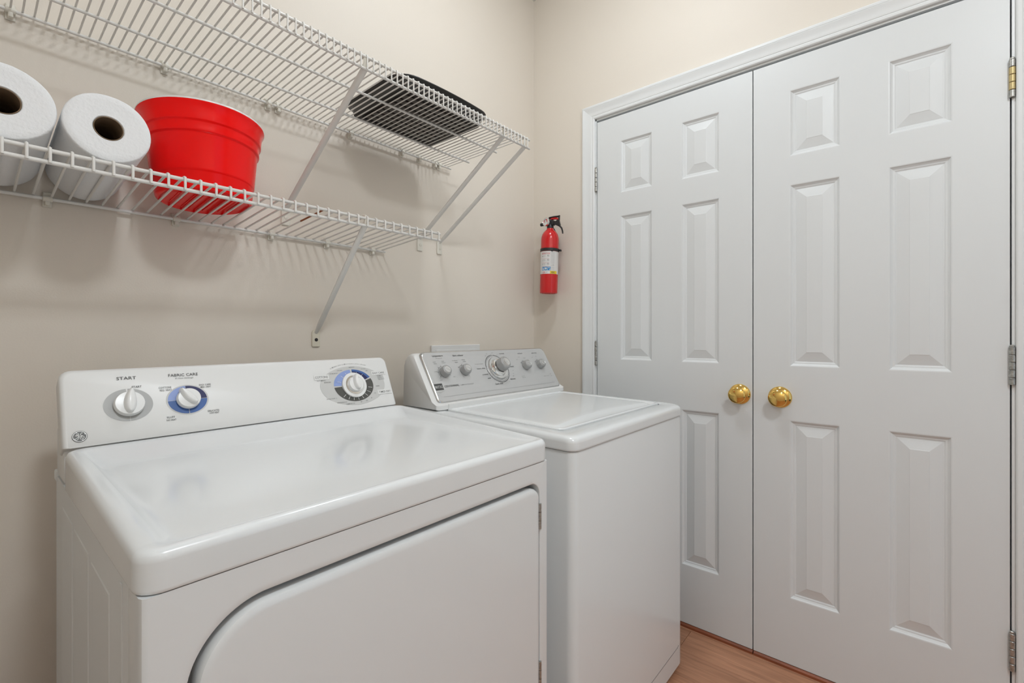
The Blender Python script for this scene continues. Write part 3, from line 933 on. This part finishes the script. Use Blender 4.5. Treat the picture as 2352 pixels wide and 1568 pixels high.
# lid: thin rim, slightly domed field, finger scoop along the front
LX0, LX1, LY0, LY1 = -.842, -.248, -.738, -.318
def zt(y): return .8832 + .010 * (y - WYF) / (WYB - WYF)
bm = bmesh.new()
def lid(i, z, bow, r=.02):
    out = []
    P = rrect(LX0 + i, LX1 - i, LY0 + i, LY1 - i, (r, r, .008, .008), 6)
    seq = []
    for k, p in enumerate(P):
        q = P[(k + 1) % len(P)]
        m = 14 if k % 7 == 6 else 1
        for t in range(m):
            a = t / m
            seq.append((p[0] + (q[0] - p[0]) * a, p[1] + (q[1] - p[1]) * a))
    cx_ = (LX0 + LX1) / 2
    hw = (LX1 - LX0) / 2
    for x, y in seq:
        k = max(0, 1 - ((x - cx_) / hw) ** 2)
        yy = y + (bow * k if y < LY0 + .08 else 0)
        out.append((x, yy, zt(yy) + z))
    return out
loft(bm, [lid(.001, -.0090, 0), lid(0, .0010, 0), lid(.0010, .0026, 0), lid(.003, .0034, 0), lid(.006, .0034, 0), lid(.008, .0028, .001), lid(.011, -.0016, .003), lid(.016, -.0034, .016), lid(.022, -.0020, .030), lid(.027, .0022, .036), lid(.031, .0030, .038), lid(.045, .0034, .040)])
wp(obj('lid', bm, 'white', wsh, angle=45))
# console: white body
bm = bmesh.new()
zb = .892
side = [(-.318, zb), (-.318, .905), (-.300, .913), (-.2115, 1.050), (-.204, 1.0575), (-.190, 1.0600), (-.178, 1.056), (-.162, 1.040), (-.155, 1.020), (-.150, zb)]
def cside(x, k, dzk=0.0):
    cy, cz = -.235, .96
    return [(x, cy + (y - cy) * k, max(zb, cz + (z - cz) * k)) for y, z in side]
loft(bm, [cside(WX0 + .008, .94), cside(WX0 + .010, .97), cside(WX0 + .016, .992), cside(WX0 + .03, 1.0), cside(WX1 - .03, 1.0), cside(WX1 - .016, .992), cside(WX1 - .010, .97), cside(WX1 - .008, .94)])
wcon = wp(obj('control_console', bm, 'white_plastic', wsh, angle=40))
bm = bmesh.new()
box(bm, (WX0 + .055, -.3205, zb), (WX1 - .045, -.3150, .908), .001, 1)
wp(obj('lower_trim', bm, 'white_plastic', wsh, smooth=False))
# silver face with rolled bright ends
bm = bmesh.new()
def face(i, h, s0, s1):
    x0, x1 = WX0 + .026 + i, WX1 - .016 - i
    return [WF(x, s, h) for x, s in rrect(x0, x1, s0 + i, s1 - i, (.016, .016, .018, .018), 6)]
loft(bm, [face(0, -.012, -.006, .176), face(0, .0030, -.006, .176), face(.0015, .0055, -.006, .176), face(.005, .0072, -.006, .176)], False, False)
wp(obj('face_edge', bm, 'silver_edge', wsh, angle=60))
bm = bmesh.new()
loft(bm, [face(.005, .0072, -.006, .176), face(.009, .0072, -.006, .176), face(.016, .0060, -.003, .176), face(.017, .0060, -.003, .176)], False, True)
wp(obj('face_plate', bm, 'silver', wsh, angle=10))
FH = .0062
bm = bmesh.new()
lin = slant((0, 0, 0), (0, .090, .146))
box_pts = [(WX0 + .055, .0145), (WX1 - .045, .0145), (WX1 - .045, .0150), (WX0 + .055, .0150)]
bm.faces.new([bm.verts.new(WF(x, s, FH + .0003)) for x, s in box_pts])
wp(obj('crease', bm, 'ink_grey', wsh, smooth=False))

def wknob(cx, cs, r, parts, label):
    bm = bmesh.new()
    f = lambda a, b, h: WF(cx + a, cs + b, FH + h)
    lathe(bm, parts, 40, f)
    k = wp(obj('control_knob', bm, 'knob_grey', wsh, angle=40)); tag(k, label)
    top = parts[-1]
    bm = bmesh.new()
    rr_ = top[0] * .96
    lathe(bm, [(rr_, top[1] - .0002), (rr_, top[1] + .0008), (rr_ * .9, top[1] + .0012), (rr_ * .86, top[1] + .0008)], 32, f)
    obj('knob_cap', bm, 'brushed', k)
    bm = bmesh.new()
    for s in (-1, 1):
        bm.faces.new([bm.verts.new(f(a * cos(.5) - b * sin(.5), -(a * sin(.5) + b * cos(.5)), top[1] + .0011)) for a, b in ((-rr_ * .8, s * rr_ * .12 - .0003), (rr_ * .8, s * rr_ * .12 - .0003), (rr_ * .8, s * rr_ * .12 + .0003), (-rr_ * .8, s * rr_ * .12 + .0003))])
    obj('pointer_mark', bm, 'chrome', k, smooth=False)
    return k
small = [(.0170, 0), (.0170, .0015), (.0185, .003), (.0185, .008), (.0175, .0175), (.0162, .0205), (.0140, .0222), (.0118, .0226)]
KS = .0975
for cx_, lb in ((-.797, 'grey temperature knob'), (-.707, 'grey fabric softener knob'), (-.380, 'grey soil level knob'), (-.290, 'grey rinse knob')):
    wknob(cx_, KS, .018, small, lb)
TX, TS = -.5425, .0965
bm = bmesh.new()
f = lambda a, b, h: WF(TX + a, TS + b, FH + h)
lathe(bm, [(.0445, 0), (.0445, .004), (.0425, .0085), (.0360, .0095), (.0335, .0085), (.0320, .010), (.0300, .017), (.0255, .0185), (.0240, .017)], 56, f)
fl = wp(obj('timer_flange', bm, 'chrome', wsh, angle=40)); tag(fl, 'polished silver stepped ring')
wknob(TX, TS, .024, [(.018, .014), (.018, .022), (.0245, .0235), (.0250, .030), (.0238, .0450), (.0222, .0485), (.0195, .0502), (.0165, .0506)], 'large grey cycle knob')
# printed ring round the timer
def wring(bm):
    Fm = lambda x, y, h=0: WF(x, y, FH + .0004 + h)
    for a0, a1 in ((95, 175), (182, 196), (200, 212), (216, 226), (230, 262), (268, 322), (328, 400), (30, 85)):
        arc_band(bm, Fm, TX, TS, .0560, .0540, a0, a1, 0, 20)
    for a0, a1 in ((100, 172), (232, 260), (270, 318)):
        arc_band(bm, Fm, TX, TS, .0510, .0502, a0, a1, 0, 20)
    for a in (92, 178, 198, 214, 228, 265, 325):
        ca, sa = cos(radians(a)), sin(radians(a))
        p = [(TX + ca * r - sa * w, TS + sa * r + ca * w) for r, w in ((.051, -.0009), (.0595, -.0004), (.0595, .0004), (.051, .0009))]
        bm.faces.new([bm.verts.new(Fm(x, y)) for x, y in p])
    # short pointer ticks round the small knobs
    for cx_, angs in ((-.797, (215, 172, 128, 95, 20, 335)), (-.707, (140, 92)), (-.380, (140, 100, 60)), (-.290, (140, 95, 60))):
        if len(angs) > 1:
            lo_, hi_ = min(angs[:4]), max(angs[:4])
            arc_band(bm, Fm, cx_, KS, .0222, .0214, lo_ if len(angs) > 3 else min(angs), hi_ if len(angs) > 3 else max(angs), 0, 20)
        for a in angs:
            ca, sa = cos(radians(a)), sin(radians(a))
            p = [(cx_ + ca * r - sa * w, KS + sa * r + ca * w) for r, w in ((.0205, -.0007), (.0265, -.0004), (.0265, .0004), (.0205, .0007))]
            bm.faces.new([bm.verts.new(Fm(x, y)) for x, y in p])
tag(wp(flat_part('dial_print', wring, 'ink', wsh)), kind='stuff')
def wletters():
    D = lambda x, y: WF(x, y, FH + .0005)
    t = lambda s, x, y, w, h, **k: wp(flat_part('lettering', lambda bm: text(bm, s, x, y, w, h, D, **k), 'ink', wsh))
    t('temperature', -.797, .1575, .046, .0075); t('fabric softener', -.707, .1575, .049, .0068)
    t('CENTENNIAL', -.7855, .0490, .0620, .0068)
    t('heavy duty', -.6240, .1010, .0400, .0068); t('prewash', -.6160, .0770, .0280, .0066); t('soak', -.6040, .0620, .0165, .0055)
    t('hand wash', -.5670, .0370, .0390, .0066); t('delicate', -.4855, .0495, .0290, .0060); t('normal', -.4855, .1565, .0260, .0050); t('casual', -.4620, .1000, .0230, .0050)
    t('soil level', -.380, .1535, .0290, .0052); t('extra rinse', -.290, .1525, .0330, .0052)
wletters()
def wsmall(bm):
    D = lambda x, y: WF(x, y, FH + .0005)
    t = lambda s, x, y, w, h, **k: text(bm, s, x, y, w, h, D, **k)
    t('all rinses cold', -.795, .1500, .0260, .0028)
    t('cool', -.8200, .1375, .0110, .0036); t('darks', -.8180, .1310, .0130, .0036); t('cool', -.7840, .1385, .0110, .0036); t('brights', -.7820, .1320, .0160, .0040)
    t('cold', -.8290, .1030, .0110, .0036); t('tap', -.8200, .0790, .0080, .0036); t('cold', -.8200, .0725, .0100, .0036); t('warm', -.7655, .1040, .0120, .0034); t('hot', -.7600, .0800, .0080, .0036)
    t('no softener', -.7300, .1390, .0240, .0036); t('added', -.7270, .1320, .0140, .0036); t('softener', -.6910, .1400, .0170, .0036); t('added', -.6890, .1330, .0130, .0036)
    t('COMMERCIAL TECHNOLOGY', -.7180, .0482, .0600, .0034)
    t('SUPER WASH', -.6260, .1190, .0400, .0024)
    t('off', -.5670, .1580, .0070, .0034); t('spin', -.5350, .1610, .0100, .0034); t('off', -.5760, .1500, .0070, .0034); t('12', -.5140, .1510, .0050, .0030)
    t('light', -.4660, .1250, .0120, .0032); t('8', -.4630, .0830, .0030, .0034); t('6', -.4700, .0700, .0030, .0034); t('off', -.4750, .0610, .0070, .0034); t('4', -.5100, .0400, .0030, .0034)
    t('light', -.4120, .1270, .0100, .0036); t('med', -.3960, .1380, .0100, .0036); t('heavy', -.3630, .1320, .0130, .0034)
    t('off', -.3150, .1330, .0060, .0040); t('on', -.2880, .1360, .0050, .0040)
    t('auto off', -.4220, .0560, .0160, .0030); t('with rinse', -.4190, .0505, .0200, .0030)
    t('COMMERCIAL CAPACITY', -.2800, .0460, .0380, .0026); t('3.4', -.2480, .0530, .0060, .0040); t('cu ft', -.2465, .0450, .0100, .0034)
tag(wp(flat_part('small_lettering', wsmall, 'ink_grey', wsh)), kind='stuff')
# maker's shield badge
bm = bmesh.new()
D = lambda x, y, h=0: WF(x, y, FH + .0005 + h)
x0, x1, y0, y1 = -.8560, -.8240, .0380, .0600
loft(bm, [[WF(x, y, FH + h) for x, y in ((x0 - .0025, y0 - .003), ((x0 + x1) / 2, y0 - .0085), (x1 + .0025, y0 - .003), (x1 + .0025, y1 + .0015), (x0 - .0025, y1 + .0015))] for h in (0, .0008)])
bad = wp(obj('badge', bm, 'silver_edge', wsh, smooth=False)); tag(bad, 'dark shield badge with light lettering')
bm = bmesh.new()
flatrect(bm, D, x0, x1, y0, y1, .0006)
obj('badge_field', bm, 'ink', bad, smooth=False)
bm = bmesh.new()
text(bm, 'MAYTAG', (x0 + x1) / 2, (y0 + y1) / 2, (x1 - x0) * .88, .0100, lambda x, y: D(x, y, .0009))
obj('badge_lettering', bm, 'dial_light', bad, smooth=False)

# ------------------------------------------------------------------ white service box plate on the wall behind the washer
ob = empty('wall_plate_cover', (-.513, 0, 1.02), 'white rectangular plastic cover plate on wall behind washer control panel', 'wall plate')
bm = bmesh.new()
box(bm, (-.130, -.0105, -.115), (.130, -.0006, .0585), .002, 1)
obj('plate', bm, 'outlet', ob)
bm = bmesh.new()
box(bm, (-.112, -.012, -.098), (.112, -.0102, .041), .0008, 1)
obj('inner_panel', bm, 'outlet', ob)

# ------------------------------------------------------------------ FIRE EXTINGUISHER
EX, EY, EZ = -.064, -.1345, 1.3065
ext = empty('fire_extinguisher', (EX, EY, EZ), 'small red fire extinguisher hanging on wall between corner and closet', 'fire extinguisher')
ext.rotation_euler = (radians(1.7), 0, radians(8))
ext.scale = (1, 1, 1.05)
# local frame: -x faces the room, +y is to the left in the photograph
R_ = .0405
bm = bmesh.new()
lathe(bm, [(.030, .004), (.034, .001), (R_ - .003, .0), (R_ - .0006, .0012), (R_, .004), (R_, .232), (R_ - .0012, .243), (R_ - .0045, .254), (R_ - .0105, .2640), (R_ - .018, .2715), (.0175, .2755), (.0155, .279), (.0150, .287), (.012, .289)], 48)
obj('cylinder', bm, 'ext_red', ext, angle=50)
def cyl(a, z, r):               # angle measured from -x, positive to the left in the photograph (+y)
    return (-r * cos(a), r * sin(a), z)
LM = lambda h: (lambda u, z: cyl(-u / R_, z, R_ + h))
def band_patch(bm, a0, a1, z0, z1, r, n=24, mi=0):
    A = [a0 + (a1 - a0) * i / n for i in range(n + 1)]
    lo_ = [bm.verts.new(cyl(a, z0, r)) for a in A]; hi_ = [bm.verts.new(cyl(a, z1, r)) for a in A]
    for i in range(n): bm.faces.new((lo_[i], lo_[i + 1], hi_[i + 1], hi_[i])).material_index = mi
bm = bmesh.new(); band_patch(bm, -2.3, 1.9, .082, .179, R_ + .0003, 40)
lab = obj('instruction_label', bm, 'paper_label', ext, fix=False); tag(lab, 'white printed instruction label')
def lbl(name, fn, m): return flat_part(name, fn, m, lab)
# u positive to the right in the photograph; the viewer looks from about u = +0.02
V0 = .004
def lred(bm):
    t = lambda s, u, z, w, h: text(bm, s, V0 + u, z, w, h, LM(.0008))
    t('INSTRUCTIONS', -.002, .1685, .040, .0068)
    for z in (.146, .129, .112): t('- - - - - - - -', -.004, z, .036, .0012)
    t('USA', -.009, .0885, .013, .0090)
lbl('red_lettering', lred, 'red_ink')
def lgrey(bm):
    t = lambda s, u, z, w, h: text(bm, s, V0 + u, z, w, h, LM(.0008))
    for k, z in enumerate((.157, .139, .122)):
        t(str(k + 1), -.019, z, .003, .005)
        t('HOLD UPRIGHT', -.009, z + .003, .014, .0020); t('PULL RING PIN', -.009, z - .001, .014, .0020)
        # small nozzle drawings
        arc_band(bm, lambda x, y, h=0: LM(.0008)(x, y), V0 + .010, z, .005, .003, 20, 170, 0, 8)
        flatrect(bm, lambda x, y, h=0: LM(.0008)(x, y), V0 + .007, V0 + .015, z - .002, z - .0008, 0)
    for i in range(9): t('DRY CHEMICAL FIRE EXTINGUISHER', .030, .1710 - i * .0055, .019, .0019)
    t('UL LISTED', .030, .119, .016, .005)
    for i in range(4): t('RECHARGE AFTER USE', .030, .112 - i * .004, .017, .0015)
    t('MADE IN', -.019, .0885, .006, .0020); t('ASSEMBLED', .003, .0885, .010, .0020)
tag(lbl('small_lettering', lgrey, 'ink_grey'), kind='stuff')
for i in range(3):
    def sq(bm, i=i): 
        u0 = V0 - .0205 + i * .0145
        n = 4
        for k in range(n):
            flatrect(bm, lambda x, y, h=0: LM(.0007)(x, y), u0 + .0125 * k / n, u0 + .0125 * (k + 1) / n, .0965, .1125, 0)
    q = lbl('pictogram', sq, 'blue_ink')
    def fig(bm, i=i):
        u0 = V0 - .0205 + i * .0145
        mp = lambda x, y, h=0: LM(.0010)(x, y)
        if i == 0: flatrect(bm, mp, u0 + .003, u0 + .0060, .098, .111, 0); flatrect(bm, mp, u0 + .007, u0 + .0105, .099, .105, 0)
        elif i == 1: disc(bm, mp, u0 + .0062, .1045, .0042, .0050, 0, 12)
        else:
            bm.faces.new([bm.verts.new(mp(*p)) for p in ((u0 + .003, .1105), (u0 + .0095, .1105), (u0 + .006, .104))]); flatrect(bm, mp, u0 + .008, u0 + .0115, .098, .102, 0)
    obj_ = flat_part('pictogram_figure', fig, 'paper_label', lab)
def yl(bm):
    for k in range(8): flatrect(bm, lambda x, y, h=0: LM(.0007)(x, y), V0 + .0195 + .034 * k / 8, V0 + .0195 + .034 * (k + 1) / 8, .0825, .0945, 0)
lbl('class_panel', yl, 'yellow_ink')
def ab(bm): text(bm, 'ABC', V0 + .034, .0885, .020, .0082, LM(.0011))
lbl('class_lettering', ab, 'ink')
# strap and wall bracket
bm = bmesh.new()
def cring(r, z, n=40): return [(-r * cos(2 * pi * i / n), r * sin(2 * pi * i / n), z) for i in range(n)]
loft(bm, [cring(R_ + .0004, .180), cring(R_ + .0022, .1805), cring(R_ + .0022, .1925), cring(R_ + .0004, .193)], False, False)
box(bm, (-R_ * .80 - .0005, -R_ * .70 - .004, .1775), (-R_ * .66, -R_ * .56, .182), .0008, 1)
obj('strap', bm, 'black', ext, angle=40)
bm = bmesh.new()
box(bm, (.006, -R_ - .011, .182), (.020, -R_ - .0005, .190), .0015, 1)
obj('strap_buckle', bm, 'black', ext)
bm = bmesh.new()
box(bm, (R_ - .002, -.011, .085), (R_ + .0190, .011, .238), .002, 1)
tube(bm, [(R_ + .004, -.010, .230), (.030, -.018, .252), (.018, -.014, .270), (.012, -.008, .283)], [.007, .006, .0055, .005], 8)
obj('wall_bracket', bm, 'black', ext, angle=40)
# valve: body, gauge, nozzle, carry handle and squeeze lever
bm = bmesh.new()
lathe(bm, [(.0150, .2785), (.0155, .282), (.0155, .292), (.0125, .296), (.0115, .316), (.009, .320)], 20)
box(bm, (-.011, -.020, .294), (.011, .016, .316), .003)
obj('valve_body', bm, 'black', ext, angle=40)
bm = bmesh.new()
tube(bm, [(-.004, .010, .3025), (-.004, .0460, .3010), (-.004, .0480, .3010)], [.0066, .0072, .0062], 14)
obj('nozzle', bm, 'black', ext)
gx = Vector((-.80, .28, .10)).normalized()
gu = Vector((0, 0, 1)); gw = gx.cross(gu).normalized(); gu = gw.cross(gx).normalized()
gc = Vector((-.008, .0085, .3065))
gf = lambda a, b, h: tuple(gc + gw * a + gu * b + gx * h)
bm = bmesh.new(); lathe(bm, [(.015, .004), (.0185, .006), (.0188, .013), (.0180, .0155), (.0165, .0160), (.0155, .0145)], 32, gf)
gau = obj('pressure_gauge', bm, 'chrome', ext, angle=40)
bm = bmesh.new()
disc(bm, gf, 0, 0, .0156, .0156, .0150, 28, 0)
obj('gauge_dial', bm, 'paper_label', gau, smooth=False)
bm = bmesh.new(); arc_band(bm, gf, 0, 0, .0122, .0075, 95, 200, .0153, 12); arc_band(bm, gf, 0, 0, .0122, .0075, -20, 45, .0153, 12)
obj('gauge_zone', bm, 'red_ink', gau, smooth=False)
bm = bmesh.new(); arc_band(bm, gf, 0, 0, .0122, .0070, 48, 92, .0153, 8)
obj('gauge_zone', bm, 'ink_grey', gau, smooth=False)
bm = bmesh.new(); bm.faces.new([bm.verts.new(gf(a, b, .0156)) for a, b in ((-.0012, -.003), (.0012, -.003), (.0065, .008))])
obj('gauge_needle', bm, 'ink', gau, smooth=False)
# lever on top with red grip, carry handle curving down to the right
bm = bmesh.new()
tube(bm, [(0, .014, .3160), (0, .004, .3285), (0, -.018, .3300), (0, -.042, .3305), (0, -.047, .3330)], [.005, .007, .0072, .007, .005], 10, .55)
tube(bm, [(0, -.0435, .3300), (0, -.0435, .3130)], [.0045, .0040], 8)
obj('squeeze_lever', bm, 'black', ext, angle=50)
bm = bmesh.new()
tube(bm, [(-.0005, .002, .3200), (-.0005, -.010, .3225), (-.0005, -.028, .3225), (-.0005, -.041, .3185)], [.0042, .0060, .0058, .0045], 12, .8)
tag(obj('lever_grip', bm, 'ext_red', ext, angle=50), 'red lever guard')
bm = bmesh.new()
prism(bm, [(-.018, .3045), (-.020, .2975), (-.048, .2890), (-.0505, .2935), (-.0435, .3150), (-.036, .3150)], 'x', -.006, .006)
tube(bm, [(0, -.018, .3000), (0, -.034, .2955), (0, -.048, .2890), (0, -.0575, .2790), (0, -.0625, .2660), (0, -.0640, .2550)], [.0035, .0045, .0050, .0046, .0042, .0034], 10, .8)
obj('carry_handle', bm, 'black', ext, angle=40)
